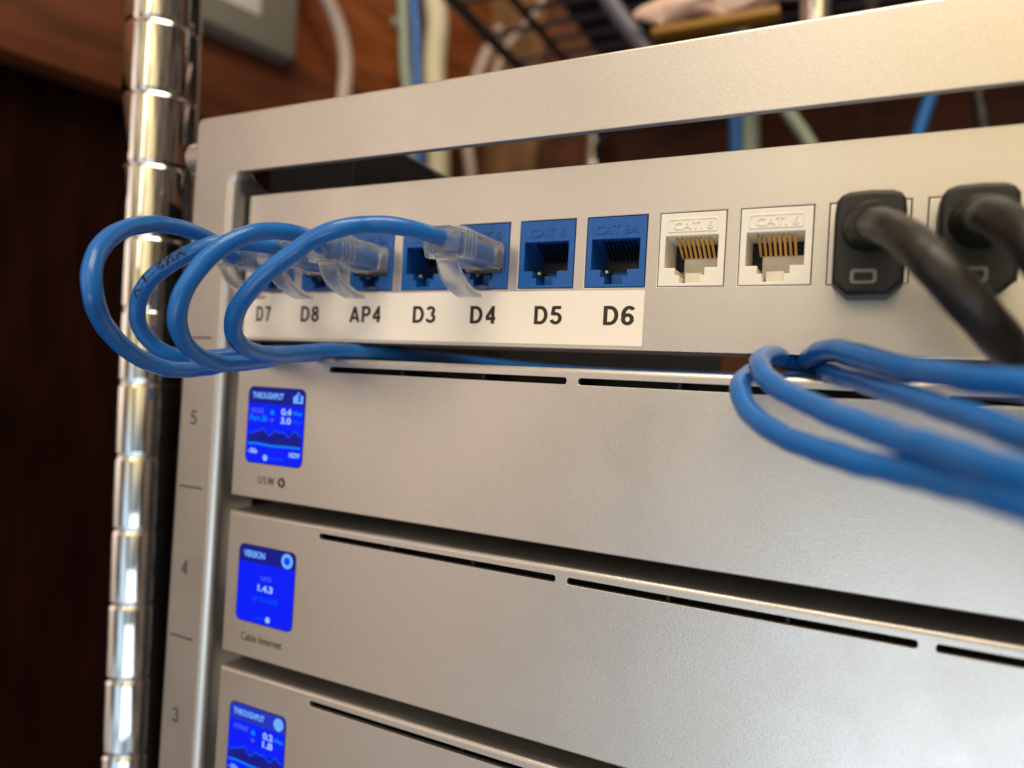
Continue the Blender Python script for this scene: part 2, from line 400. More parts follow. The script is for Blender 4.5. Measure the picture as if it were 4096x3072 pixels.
# ================================================================== RACK FRAME
YF = -4.8
XC = 119.3
def frame_mesh():
    XL, XI, ZT, ZB, Zr = -108.6, -91.6, 56.35, -330, 38.9
    pts = []      # x, z, normal x, normal z, radius, depth
    def arc(cx, cz, r, a0, a1, rad, dep, n=6, concave=False):
        for i in range(n+1):
            t = i/n; a = math.radians(a0+(a1-a0)*t); c, s = math.cos(a), math.sin(a)
            rr = rad[0]+(rad[1]-rad[0])*t if isinstance(rad, tuple) else rad
            dd = dep[0]+(dep[1]-dep[0])*t if isinstance(dep, tuple) else dep
            g = -1 if concave else 1
            pts.append((cx+r*c, cz+r*s, g*c, g*s, rr, dd))
    def P(x, z, nx, nz, rr, dd): pts.append((x, z, nx, nz, rr, dd))
    P(XL, ZB, -1, 0, .7, 14)
    P(XL, ZT-6, -1, 0, .7, 2.4)
    arc(XL+2.2, ZT-2.2, 2.2, 180, 90, .7, 2.4)
    XR = 2*XC-XL
    arc(XR-2.2, ZT-2.2, 2.2, 90, 0, .7, 2.4)
    P(XR, ZT-6, 1, 0, .7, 2.4); P(XR, ZB, 1, 0, .7, 14)
    XJ = 2*XC-XI
    P(XJ, ZB, -1, 0, 3, 14)
    arc(XJ-3, Zr-3, 3, 0, 90, (3, .25), (14, 1.7), concave=True)
    q = [(i, p) for i, p in enumerate(pts)]
    arc(XI+3, Zr-3, 3, 90, 180, (.25, 3), (1.7, 14), concave=True)
    P(XI, ZB, 1, 0, 3, 14)
    # concave inner arcs: the fillet centre lies inside the opening, so outward normals point to it
    bm = bmesh.new(); rings = []
    m = 6
    for j in range(m+1):
        th = math.radians(90*j/m)
        rings.append([bm.verts.new((x - nx*r*(1-math.sin(th)), YF + r*(1-math.cos(th)), z - nz*r*(1-math.sin(th)))) for x, z, nx, nz, r, d in pts])
    rings.append([bm.verts.new((x, YF+d, z)) for x, z, nx, nz, r, d in pts])
    rings.append([bm.verts.new((x-nx*1.6, YF+d, z-nz*1.6)) for x, z, nx, nz, r, d in pts])
    n = len(pts)
    for a, b in zip(rings, rings[1:]):
        for k in range(n): bm.faces.new((a[k], a[(k+1) % n], b[(k+1) % n], b[k]))
    es = [bm.edges.get((rings[0][k], rings[0][(k+1) % n])) for k in range(n)]
    bmesh.ops.triangle_fill(bm, edges=es, use_beauty=True)
    # back skin so that the frame is a closed plate
    back = [bm.verts.new((x - nx*1.6, YF+2.4, z-nz*1.6)) for x, z, nx, nz, r, d in pts]
    es = [bm.edges.new((back[k], back[(k+1) % n])) for k in range(n)]
    bmesh.ops.triangle_fill(bm, edges=es, use_beauty=True)
    return bm_mesh(bm)
rack = thing('equipment_rack', (XC, 0, -330), 'silver metal rack frame with wide top crossbar and numbered left rail', 'equipment rack')
link('rail', frame_mesh(), SILVER, rack, angle=50)
U = 44.45; ZL = -9.758
for k in range(0, 5):
    link('tick_mark', box((-106.7, YF-.06, ZL-U*k-.25), (-97.1, YF+.3, ZL-U*k+.25)), GREYINK, rack, smooth=False)
for s, z in (('6', 11.5), ('5', -33.6), ('4', -78.1), ('3', -121.8), ('2', -166.5)):
    link('rail_number', strokes(s, -102.4, z, YF-.05, 4.5, 2.7, .12), GREYINK, rack, smooth=False)
sc_ = bmesh.new()
bmesh.ops.create_cone(sc_, cap_ends=True, segments=36, radius1=5.0, radius2=5.0, depth=5)
for v in sc_.verts:
    pass
me = bm_mesh(sc_); me.transform(Matrix.Translation((-110.2, -0.2, 45.5)) @ Matrix.Rotation(math.radians(90), 4, 'Y'))
link('thumb_screw', me, SILVER, rack)
link('inner_bracket', box((-93, 10, 20), (-60, 78, 53.2), .4), BLACKM, rack)
link('bracket_edge', box((-60.6, 10, 53.3), (-59.4, 78, 54.1), .2), GREYB, rack)
link('gap_backing', box((-70, 128, -14.3), (26, 131, 6), .2), BLACKM, rack)  # black strip added behind the gap under the patch panel to keep it dark
for x0 in (-107.5, 2*XC+107.5-1.5):
    link('side_plate', box((x0, 12, -330), (x0+1.5, 260, 30), .3), BLACKM, rack)

# ================================================================== PATCH PANEL
PITCH, JW, JH, ZJ = 17.038, 13.93, 15.95, 4.51
PX0, PX1, PZ0, PZ1 = -90.2, 2*XC+90.2, -9.7, 33.15
jacks = list(range(-5, 19))
panel = thing('patch_bay', (XC, 0, PZ0), 'silver patch panel with a row of blue and white network jacks and white label tape', 'patch panel')
holes = [[(k*PITCH-.13, ZJ-.10), (k*PITCH+JW+.17, ZJ-.10), (k*PITCH+JW+.17, ZJ+JH+.22), (k*PITCH-.13, ZJ+JH+.22)] for k in jacks]
link('face_plate', plate(rrect(PX0, PZ0, PX1, PZ1, .6, 3), holes, 0, 1.6, .22), SILVER, panel)
# folded lower lip of the panel
link('lower_lip', box((PX0+.4, 1.2, PZ0+.1), (PX1-.4, 14, PZ0+1.0), .3), SILVER, panel)
tape = link('label_tape', plate(rrect(-89.4, -8.75, 31.3, 3.75, .3, 2), [], -.13, .12, .02, 1), TAPE, panel)
for s, x, wd in (('D7', -81.8, 5.6), ('D8', -64.3, 6.6), ('AP4', -45.1, 10.4), ('D3', -26.3, 6.9), ('D4', -9.1, 7.2), ('D5', 8.3, 7.1), ('D6', 25.6, 7.2)):
    link('lettering', strokes(s, x, -1.95, -.16, 4.35, wd, .18), INK, tape, smooth=False)

def jack_meshes(material, txt, frame):
    """local origin: lower left front corner of the jack"""
    T = [(1.25, 4.0), (3.6, 4.0), (3.6, 2.35), (4.65, 2.35), (4.65, .65), (8.85, .65), (8.85, 2.35), (9.9, 2.35), (9.9, 4.0), (12.55, 4.0), (12.55, 10.95), (1.25, 10.95)]
    T = T[::-1]
    face = plate([(0, 0), (JW, 0), (JW, JH), (0, JH)], [T], -.12, 1.3, .16, 1)
    bm = bmesh.new(); bm.from_mesh(face); bpy.data.meshes.remove(face)
    # cavity walls running back from the opening (tube following the stepped outline)
    n = len(T); o = .1
    cx, cz = 6.9, 6.5
    A = [bm.verts.new((x + (-o if x < cx else o), 1.0, z + (-o if z < cz else o))) for x, z in T]
    B = [bm.verts.new((x + (-o if x < cx else o), 11.5, z + (-o if z < cz else o))) for x, z in T]
    for i in range(n): bm.faces.new((A[i], B[i], B[(i+1) % n], A[(i+1) % n]))
    # ledge on the cavity floor
    box_bm(bm, (4.9, 4.2, .9), (8.6, 11.4, 3.6), .15, 1)
    box_bm(bm, (3.4, 9.6, 2.6), (12.5, 10.8, 7.9 if frame else 5.2), .15, 1)
    # outer shell behind the panel
    for lo, hi in (((.1, 1.2, .1), (.9, 24, JH-.1)), ((JW-.9, 1.2, .1), (JW-.1, 24, JH-.1)), ((.95, 1.2, JH-1.2), (JW-.95, 24, JH-.1)), ((.95, 12, .2), (JW-.95, 24, JH-1.3))):
        box_bm(bm, lo, hi)
    me = bpy.data.meshes.new('jack_body'); bm.to_mesh(me); bm.free()
    tm = text(txt, JW/2+.2, 13.15, -.1, 1.75 if frame else 2.05, 8.4 if frame else (10.2 if len(txt) > 5 else 9.2), .014, .22)
    fm = None
    if frame:
        fm = plate(rrect(1.6, 11.75, 12.3, 14.7, .5, 3), [rrect(1.9, 12.05, 12.0, 14.4, .4, 3)], -.24, .2, .05, 1)
    back = box((1.0, 10.9, 5.1), (12.8, 11.6, 11.2))
    bm = bmesh.new()
    for i in range(8):
        x = 2.9+i*1.02
        pts = [(2.2, 10.9), (3.6, 10.8), (6.2, 9.5), (8.6, 7.9), (9.3, 7.6)]
        prev = None
        for (ya, za) in pts:
            ring = [bm.verts.new((x+dx, ya, za+dz)) for dx, dz in ((0, 0), (.55, 0), (.55, .22), (0, .22))]
            if prev:
                for q in range(4): bm.faces.new((prev[q], prev[(q+1) % 4], ring[(q+1) % 4], ring[q]))
            prev = ring
    pins = bm_mesh(bm)
    bm = bmesh.new(); box_bm(bm, (4.1, 1.9, 3.5), (4.75, 2.9, 4.15), .1, 1)
    nub = bm_mesh(bm)
    return me, tm, fm, back, pins, nub
kinds = {}
def jack(k, kind, label):
    material, txt, frame = {'blue': (BLUEP, 'CAT 6', False), 'bluea': (BLUEP, 'CAT 6A', False), 'white': (WHITEP, 'CAT. 6', True)}[kind]
    first = kind not in kinds
    if first:
        kinds[kind] = {}
        ms = dict(zip(('jack', 'lettering', 'lettering_frame', 'cavity_back', 'contacts', 'brass_pin'), jack_meshes(material, txt, frame)))
        mt = dict(jack=material, lettering=material, lettering_frame=material, cavity_back=DARKP if kind != 'white' else BLACKM, contacts=GOLD if kind == 'white' else TIN, brass_pin=BRASS)
        for n_, m_ in ms.items():
            if m_ is None: continue
            if kind == 'white' and n_ == 'brass_pin': continue
            m_.transform(Matrix.Scale(S, 4)); m_.materials.append(mt[n_])
            for p in m_.polygons: p.use_smooth = n_ in ('lettering_frame',)
            kinds[kind][n_] = m_
    j = bpy.data.objects.new('network_jack', kinds[kind]['jack']); scn.collection.objects.link(j)
    j.parent = panel; j.location = (Vector((k*PITCH, 0, ZJ)) - ORG[panel.name])*S; j['label'] = label
    for n_, m_ in kinds[kind].items():
        if n_ == 'jack': continue
        c = bpy.data.objects.new(n_, m_); scn.collection.objects.link(c); c.parent = j
jl = {-5: ('blue', 'blue network jack above D7 on the label tape'), -4: ('bluea', 'blue network jack above D8'), -3: ('bluea', 'blue network jack above AP4'),
      -2: ('blue', 'empty blue network jack above D3'), -1: ('blue', 'blue network jack above D4 with a clear plug in it'),
      0: ('blue', 'empty blue network jack above D5'), 1: ('bluea', 'empty blue network jack above D6'),
      2: ('white', 'empty white network jack next to the last blue one'), 3: ('white', 'empty white network jack beside the left black plug'),
      4: ('white', 'white network jack behind the left black plug'), 5: ('white', 'white network jack behind the right black plug')}
for k in jacks: jack(k, *jl.get(k, ('white', 'white network jack further right on the panel')))

# ================================================================== RACK DEVICES
def device(n, label, ptxt, kind):
    dz = -U*n; z0, z1 = -54.58+dz, -14.35+dz; x0, x1 = -85.19, 2*XC+85.19
    d = thing('rack_device', (XC, 0, z0), label, 'network device', 'silver rack devices with small blue screens')
    slots = []
    x = -52.23
    while x < 250:
        slots.append(rrect(x, -17.31+dz-.76, x+67.97, -17.31+dz+.76, .55, 3)[::-1]); x += 70.84
    rt, rb_ = 1.0, .45
    link('front_panel', plate([(x0, z0+rb_-.1), (x1, z0+rb_-.1), (x1, z1-rt+.1), (x0, z1-rt+.1)], slots, YF, 1.5, .1, 2), SILVER, d)
    def cap(zc, r, sgn):
        pr = [(YF+r-r*math.cos(math.radians(a)), zc-sgn*r+sgn*r*math.sin(math.radians(a))) for a in range(0, 91, 15)]
        pr += [(200, zc), (200, zc-sgn*1.4), (YF+1.5, zc-sgn*1.4), (YF+1.5, zc-sgn*(r+.0))]
        return pr
    for pr in (cap(z1, rt, 1), cap(z0, rb_, -1)):
        link('housing', loft([[(xx, y_, z_) for y_, z_ in pr] for xx in (x0, x1)]), SILVER, d)
    link('chassis', box((x0+.5, YF+9, z0+1.5), (x1-.5, 199, z1-1.5)), SILVER, d)
    bm = bmesh.new()
    box_bm(bm, (x0+.4, YF+1.55, z0+1.5), (x0+1.4, YF+7.9, z1-1.5))
    box_bm(bm, (x0+1.5, YF+8.0, z0+1.5), (x1-1.5, YF+8.9, z1-1.5))
    x = -52.23+22
    while x < 250:
        box_bm(bm, (x, YF+1.6, -20+dz), (x+.6, YF+7.9, z1-1.5)); x += 23.6
    link('vent_insert', bm_mesh(bm), BLACKM, d)
    sx0, sx1, sz1, sz0 = -80.5, -59.85, -23.3+dz, -44.45+dz
    W_, H_ = sx1-sx0, sz1-sz0
    link('screen_bezel', plate(rrect(sx0-.25, sz0-.25, sx1+.25, sz1+.25, 1.9, 5), [], YF-.06, .2, .03, 1), BLACKP, d)
    scr = link('screen', flat(rrect(sx0, sz0, sx1, sz1, 1.7, 5), YF-.09), E_BLUE, d, smooth=False)
    def u(a): return sx0+a*W_
    def v(b): return sz1-b*H_
    def T(s, a0, a1, b, h, m, bold=.045): link('screen_text', text(s, u((a0+a1)/2), v(b), YF-.15, h*H_, (a1-a0)*W_, bold), m, scr, smooth=False)
    hp = [(x, z) for x, z in rrect(sx0, sz0, sx1, sz1, 1.7, 5) if z > v(.5)]
    hp = [(sx0, v(.215)), (sx1, v(.215))] + hp
    def fl(name, pts, m, y=.12): link(name, flat(pts, YF-y), m, scr, smooth=False)
    def circ(a, b, r, n=20): return [(u(a)+r*W_*math.cos(2*math.pi*i/n), v(b)+r*W_*math.sin(2*math.pi*i/n)) for i in range(n)]
    fl('screen_header', hp, E_NAVY if n < 2 else E_HEADB)
    def band(f, t, m, a0=.03, a1=.97, name='graph_line', y=.14):
        N = 40; up = [(u(a0+(a1-a0)*i/N), v(f(i/N))+t/2) for i in range(N+1)]; dn = [(x, z-t) for x, z in up[::-1]]
        fl(name, dn+up[::-1] if False else up+dn, m, y)
    if kind == 'flow' or kind == 'net':
        T('THROUGHPUT', .07, .63, .105, .085, E_LITE)
        if kind == 'flow':
            fl('home_icon', [(u(.80), v(.18)), (u(.97), v(.18)), (u(.97), v(.08)), (u(.93), v(.07)), (u(.885), v(.03)), (u(.84), v(.08)), (u(.80), v(.09))], E_LITE, .14)
            fl('home_icon', [(u(.885), v(.16)), (u(.93), v(.16)), (u(.93), v(.06)), (u(.885), v(.06))], E_MID, .17)
            T('UPLINK', .05, .30, .31, .07, E_LAV); T('Port 26', .04, .36, .405, .085, E_CYAN)
            T('0.4', .60, .78, .30, .09, E_PALE); T('3.0', .60, .78, .415, .09, E_PALE)
            T('Mbps', .81, .97, .315, .07, E_CYAN); T('Mbps', .81, .97, .425, .07, E_MID)
        else:
            fl('globe_icon', circ(.88, .11, .085), E_LITE, .14)
            T('INTERNET', .09, .36, .30, .065, E_LAV)
            T('0.2', .62, .80, .31, .09, E_PALE); T('1.8', .62, .80, .42, .09, E_PALE)
            T('Mbps', .83, .98, .325, .07, E_CYAN)
        fl('arrow_icon', [(u(.45), v(.275)), (u(.49), v(.33)), (u(.465), v(.355)), (u(.42), v(.35)), (u(.40), v(.32))], E_CYAN, .14)
        fl('arrow_icon', [(u(.40), v(.40)), (u(.49), v(.40)), (u(.445), v(.455))], E_LAV, .14)
        g = lambda t: .58+.035*math.sin(t*19)*(1-.4*t)+.02*math.sin(t*33+1)-.0*t
        N = 40
        area_ = [(u(.03+.94*i/N), v(g(i/N))) for i in range(N+1)] + [(u(.97), v(.75)), (u(.03), v(.75))]
        fl('graph_area', area_, E_NAVY, .115)
        band(g, .5, E_MID); band(lambda t: .755-.012*math.sin(t*9)*(1-t), .62, E_CYAN)
        T('-30s', .04, .21, .845, .07, E_PALE if kind == 'flow' else E_LITE); T('NOW', .78, .97, .85, .07, E_PALE)
        fl('page_dot', circ(.36, .925, .042), E_PALE, .14)
        for i in range(4): fl('page_dot', circ(.45+.065*i, .925, .022), E_MID, .14)
    else:
        T('VERSION', .08, .47, .11, .09, E_LITE)
        fl('ring_icon', circ(.86, .115, .10), E_LITE, .14); fl('ring_icon', circ(.86, .115, .052), E_MID, .17)
        T('UCI', .42, .60, .40, .06, E_LAV); T('1.4.3', .37, .64, .53, .09, E_PALE); T('UP TO DATE', .28, .74, .68, .07, E_MID)
        fl('page_dot', circ(.58, .925, .042), E_PALE, .14)
        for i in range(3): fl('page_dot', circ(.39+.065*i, .925, .02), E_MID, .14)
    if kind == 'flow':
        link('lettering', strokes('USW', -72.3, -49.2, YF-.04, 2.1, 6.0, .14), GREYINK, d, smooth=False)
        b0 = link('bolt_emblem', flat([( -66.6+1.35*math.cos(a*.2618), -49.2+1.35*math.sin(a*.2618)) for a in range(24)], YF-.04), GREYINK, d, smooth=False)
        link('bolt', flat([(-66.4, -48.1), (-67.5, -49.4), (-66.75, -49.4), (-66.8, -50.3), (-65.7, -49.0), (-66.45, -49.0)], YF-.07), SILVER, b0, smooth=False)
    elif kind == 'ver':
        link('lettering', text('Cable Internet', -70.6, -93.3, YF-.04, 2.2, 15.2, .010), GREYINK, d, smooth=False)
    return d
device(0, 'silver rack device with USW and a round bolt mark under its throughput screen', 'USW', 'flow')
device(1, 'silver rack device with a version screen and Cable Internet lettering', 'Cable Internet', 'ver')
device(2, 'silver rack device lowest in view, its throughput screen cut by the photo edge', '', 'net')

# ================================================================== BLUE PATCH CABLES
def clear_plug(k, cable):
    """snagless RJ45 plug with frosted boot; belongs to its cable"""
    cx = k*PITCH + 7.75; cz = 12.3
    secs = []
    for y, wd, h in ((-.6, 10.6, 6.2), (-1.2, 11.0, 6.6), (-12.0, 10.2, 6.3), (-13.6, 9.4, 6.0)):
        secs.append(rsec(cx, cz, y, wd, h, 1.0))
    body = link('boot', loft(secs), FROST, cable)
    secs = []
    y = -13.5
    for i in range(4):
        g = 9.6+.15*i; h = 5.6+.2*i
        for dy, q in ((0, -.5), (.1, .8), (1.0, .8), (1.1, -.5)):
            secs.append(rsec(cx, cz-.1*i, y-dy, g+q, h+q, 1.1))
        y -= 1.5
    secs.append(rsec(cx, cz-.3, y-1.2, 9.6, 5.8, 1.6)); secs.append(rsec(cx, cz-.3, y-1.6, 8.4, 4.8, 1.8))
    link('collar', loft(secs), FROST, cable)
    # curved latch guard
    prof = [(-18.6, 9.6), (-18.0, 8.0), (-17.0, 6.2), (-15.2, 4.5), (-12.6, 3.1), (-9.6, 2.2), (-7.2, 1.7)]
    prof = spline([Vector((0, a, b)) for a, b in prof], .6)
    secs = []
    for i, p in enumerate(prof):
        t = (prof[min(i+1, len(prof)-1)]-prof[max(i-1, 0)]).normalized(); nn = Vector((0, -t.z, t.y))
        q = i/(len(prof)-1); wd = 5.6+.9*q; th = 1.25-.3*q
        secs.append([p+Vector((cx+.2+sx*wd/2, 0, 0))+nn*sn*th/2 for sx, sn in ((-1, -.7), (-.9, -1), (.9, -1), (1, -.7), (1, .7), (.9, 1), (-.9, 1), (-1, .7))])
    link('latch_guard', loft(secs), FROST, cable, angle=60)
    link('plug', box((cx-5.7, -.5, cz-4.0), (cx+5.5, 9.5, cz+2.9), .35), CLEAR, cable)
    link('plug_latch', box((cx-2.0, -.4, cz-8.2), (cx+2.0, 6, cz-6.9), .25, rot=((cx, 0, cz-7.5), Matrix.Rotation(math.radians(-12), 3, 'X'))), CLEAR, cable)
    return cx, cz
RC = 1.9
ZG = -12.05
def blue_cable(k, pts, label, prints=()):
    cx = k*PITCH + 7.75
    t = thing('patch_cable', (cx, 0, ZG), label, 'network cable', 'blue patch cables looping from the patch panel')
    clear_plug(k, t)
    P = [Vector((cx, -2, 12.2)), Vector((cx, -8, 12.2)), Vector((cx, -15, 12.3)), Vector((cx-.3, -20.5, 12.7))] + img(q7(pts))
    path = spline(P, .8)
    ph = k*1.7; L = 0; wig = [path[0]]
    for a_, b_ in zip(path, path[1:]):
        L += (b_-a_).length; T_ = (b_-a_).normalized(); n_ = T_.cross(Vector((0.2, 0.9, 0.1))).normalized()
        amp = min(1.0, max(0.0, (L-22)/10))*.06
        wig.append(b_ + n_*amp*(math.sin(L*.42+ph)+.7*math.sin(L*.83+2*ph)))
    path = wig
    j = link('jacket', tube(path, RC, 22, .013), CABLE, t)
    for s, txt, h, sign, turn in prints:
        link('print', wrap_text(path, RC, s, txt, h, sign, turn=turn), CINK, j, smooth=False)
    return path
# nearest loop, from D4; comes out again lowest on the right
blue_cable(-1, [(*c5(470, 328), 154), (*c5(330, 288), 151.5), (*c5(170, 266), 150), (*c5(0, 262), 149), (*c4(2000, 172), 148), (*c4(1850, 203), 147), (*c4(1700, 268), 147), (*c4(1550, 373), 147),
    (*c4(1400, 490), 147), (*c4(1280, 610), 148), (*c4(1200, 720), 150), (*c4(1162, 830), 152), (*c4(1170, 925), 155), (*c4(1230, 995), 159), (*c4(1330, 1040), 165),
    (*c4(1450, 1052), 172), (*c4(1600, 1040), 180), (*c4(1800, 1020), 187), ('w', -40, 14, ZG), ('w', -22, 92, ZG), ('w', 10, 98, ZG), ('w', 38, 92, ZG), ('w', 55, 16, ZG), ('w', 57, 4, ZG),
    (*c7(345, 330), 140), (*c7(290, 380), 134), (*c7(270, 450), 130), (*c7(315, 560), 126), (*c7(430, 680), 120), (*c7(600, 775), 114), (*c7(850, 870), 107), (*c7(1100, 940), 101),
    (*c7(1400, 1008), 95), (*c7(1750, 1092), 88), (*c7(2212, 1225), 80), (*c7(2700, 1380), 75), (*c7(3300, 1400), 78), ('w', 190, -60, -35), ('w', 230, -10, -20)],
    'blue cable plugged in above D4, its loop nearest the D7 lettering, lowest strand at right',
    [(93, '1/1 AWG/2', 1.9, -1, .0)])
# from AP4
blue_cable(-3, [(*c4(1760, 318), 166), (*c4(1690, 262), 161), (*c4(1560, 222), 157), (*c4(1400, 212), 153), (*c4(1250, 238), 149), (*c4(1100, 310), 146), (*c4(960, 425), 144),
    (*c4(860, 555), 143), (*c4(800, 680), 143), (*c4(778, 800), 144), (*c4(805, 920), 147), (*c4(870, 1015), 151), (*c4(970, 1085), 156), (*c4(1100, 1115), 162), (*c4(1250, 1110), 169),
    (*c4(1400, 1088), 177), (*c4(1550, 1062), 184), ('w', -52, 14, ZG), ('w', -34, 98, ZG), ('w', 0, 106, ZG), ('w', 40, 104, ZG), ('w', 66, 30, ZG), ('w', 74, 12, ZG), (*c7(590, 245), 147),
    (*c7(520, 205), 141), (*c7(445, 215), 136), (*c7(405, 270), 131), (*c7(450, 360), 126), (*c7(560, 440), 121), (*c7(750, 540), 114), (*c7(1000, 645), 106), (*c7(1300, 755), 98),
    (*c7(1650, 862), 90), (*c7(2212, 1030), 80), (*c7(2700, 1130), 76), (*c7(3300, 1200), 78), ('w', 190, -62, -22), ('w', 235, -8, -14)],
    'blue cable plugged in above AP4, second loop counted from the label lettering')
# from D8
blue_cable(-4, [(*c4(1440, 318), 176), (*c4(1330, 305), 173), (*c4(1180, 290), 170), (*c4(1020, 300), 168), (*c4(900, 345), 167), (*c4(780, 408), 167), (*c4(660, 485), 167), (*c4(570, 575), 168),
    (*c4(518, 690), 170), (*c4(508, 800), 172), (*c4(545, 905), 174), (*c4(620, 985), 176), (*c4(720, 1045), 178), (*c4(850, 1076), 181), (*c4(1000, 1068), 184), (*c4(1150, 1052), 187), (*c4(1300, 1042), 191),
    ('w', -66, 12, ZG), ('w', -46, 104, ZG), ('w', 0, 114, ZG), ('w', 45, 113, ZG), ('w', 70, 40, ZG), ('w', 79, 18, ZG), (*c7(735, 260), 148), (*c7(760, 215), 141), (*c7(830, 175), 134), (*c7(930, 165), 129), (*c7(1050, 195), 124),
    (*c7(1250, 255), 117), (*c7(1500, 310), 110), (*c7(1850, 365), 101), (*c7(2212, 405), 95), (*c7(2700, 430), 90), ('w', 175, -48, -8), ('w', 225, -8, -12)],
    'blue cable plugged in above D8 with ANSI print on its loop, uppermost strand at right',
    [(43, 'ANSI/TIA', 2.5, 1, .1)])
# from D7
blue_cable(-5, [(*c4(1170, 395), 181), (*c4(1080, 320), 177), (*c4(960, 248), 172), (*c4(850, 203), 167), (*c4(700, 168), 161), (*c4(550, 168), 155), (*c4(400, 205), 149), (*c4(285, 290), 144),
    (*c4(218, 400), 140), (*c4(196, 520), 138), (*c4(207, 650), 138), (*c4(245, 780), 141), (*c4(320, 900), 146), (*c4(425, 1005), 151), (*c4(550, 1090), 157), (*c4(700, 1145), 163), (*c4(850, 1158), 170),
    (*c4(1000, 1142), 178), (*c4(1150, 1112), 187), ('w', -78, 10, ZG), ('w', -58, 52, ZG), ('w', 0, 122, ZG), ('w', 55, 120, ZG), ('w', 80, 44, ZG), ('w', 86, 14, ZG), (*c7(880, 330), 141), (*c7(900, 322), 135), (*c7(1050, 370), 127),
    (*c7(1300, 450), 116), (*c7(1600, 545), 106), (*c7(1900, 650), 98), (*c7(2212, 760), 91), (*c7(2700, 900), 84), ('w', 180, -60, -20), ('w', 228, -8, -13)],
    'blue cable plugged in above D7, its loop farthest left across the chrome post')

# ================================================================== BLACK CABLES
def black_cable(k, pts, label, rb=3.0):
    cx = k*PITCH + 7.1; cz = 10.3
    t = thing('shielded_cable', (cx, 0, 0), label, 'network cable', 'thick black cables with big black plugs')
    w2 = 6.0
    o = []
    for i in range(9):
        a = math.radians(180-180*i/8); o.append((cx+w2*math.copysign(abs(math.cos(a))**.55, math.cos(a)), cz+6.2+4.2*math.sin(a)**.6 if math.sin(a) > 1e-6 else cz+6.2))
    o += [(cx+w2, cz-6.6), (cx+w2-1.7, cz-8.3), (cx+w2-2.6, cz-9.1), (cx-w2+2.6, cz-9.1), (cx-w2+1.7, cz-8.3), (cx-w2, cz-6.6)]
    pl = link('plug', plate(o, [], -8.5, 8.3, 1.0, 4), BLACKP, t)
    link('plug_tongue', box((cx-5.4, -.1, cz-5), (cx+5.4, 8, cz+3)), BLACKM, t)
    link('latch_window', plate(rrect(cx-2.9, cz-7.2, cx+1.6, cz-4.4, .7, 3), [rrect(cx-2.2, cz-6.6, cx+.9, cz-5.1, .3, 3)[::-1]], -8.85, .5, .15, 2), WINF, t)
    link('latch_release', box((cx-2.8, -8.9, cz-8.4), (cx+1.6, -8.4, cz-7.5), .2), BLACKM, t)
    P = [Vector((cx, -3, cz+3.4)), Vector((cx, -9.5, cz+3.4))] + img(pts)
    path = spline(P, 1.2)
    link('jacket', tube(path, rb, 28, .015), RUBBER, t)
    cs = [(Vector((cx, -7.5, cz+3.4)), 4.9), (Vector((cx, -9.5, cz+3.4)), 4.6), (Vector((cx+.2, -11.5, cz+3.3)), 4.2), (Vector((cx+.6, -13.0, cz+3.1)), 3.8)]
    secs = [[c+Vector((r*math.cos(a), 0, r*math.sin(a))) for a in [2*math.pi*i/28 for i in range(28)]] for c, r in cs]
    link('strain_relief', loft(secs), BLACKP, t)
black_cable(4, [(*c6(1480, 372), 114), (*c6(1565, 425), 109), (*c6(1660, 510), 105), (*c6(1760, 615), 102), (*c6(1870, 735), 101), (*c6(2000, 880), 101), (*c6(2150, 1060), 104), (*c6(2330, 1280), 108), (*c6(2480, 1500), 112), ('w', 150, -52, -80), ('w', 175, -50, -150)],
    'thick black cable from the left black plug with a grey framed window, sloping down right')
black_cable(5, [(*c6(2060, 300), 106), (*c6(2160, 370), 101), (*c6(2280, 490), 97), (*c6(2400, 640), 95), (*c6(2600, 900), 95), ('w', 160, -62, -60), ('w', 185, -58, -150)],
    'thick black cable from the right black plug at the edge of the photo')

# ================================================================== CHROME POSTS
def post(x, y, z0, z1, r, zg, label, grooves=True):
    prof = []
    if grooves:
        z = z0; zs = sorted(zg - 25.4*i for i in range(-60, 60) if z0+2 < zg-25.4*i < z1-2)
        prof.append((r, z0))
        for g in zs:
            prof += [(r, g-1.6), (r*.992, g-.9), (r*.965, g-.35), (r*.965, g+.35), (r*.992, g+.9), (r, g+1.6)]
        prof.append((r, z1))
    else: prof = [(r, z0), (r, z1)]
    me = loft([[(x+rr*math.cos(2*math.pi*i/64), y+rr*math.sin(2*math.pi*i/64), z) for i in range(64)] for rr, z in prof])
    return tag(link('shelf_post', me, CHROME, angle=60), label, 'shelf post', 'chrome posts of the wire shelving')
post(-157, 19, -330, 420, 12.7, 101.1+.8, 'thick grooved chrome post standing left of the rack behind the blue loops').rotation_euler = (0, math.radians(-1.8), 0)
p = atZ(1765, 20, 330); post(p.x, p.y, p.z-28, 700, 8, 0, 'chrome post rising behind the top crossbar at upper right')
p = atY(1285, 320, 440); post(p.x, p.y, -330, p.z+30, 10, 0, 'dull chrome post seen through the gap under the crossbar')

# ================================================================== BACKGROUND THINGS
def lone_cable(name, pts, r, m, label, cat='cable', group=None):
    o = link(name, tube(spline(pts, 4), r, 16), m); return tag(o, label, cat, group)
def by(pts, y): return [atY(a, b, y) for a, b in pts]
# board of lighter plywood on the back wall
a, b2 = atY(930, 60, YB-2), atY(1180, 60, YB-2)
tag(link('boarding', box((cornerx-5, YB-7, -200), (a.x-1, YB-.5, 800)), WOODR), 'reddish brown board on the back wall behind the hanging cables', 'boarding')
tag(link('plywood_board', box((a.x, YB-9, -200), (b2.x, YB-.5, 560)), WOODL), 'orange brown plywood board upright on the back wall', 'board')
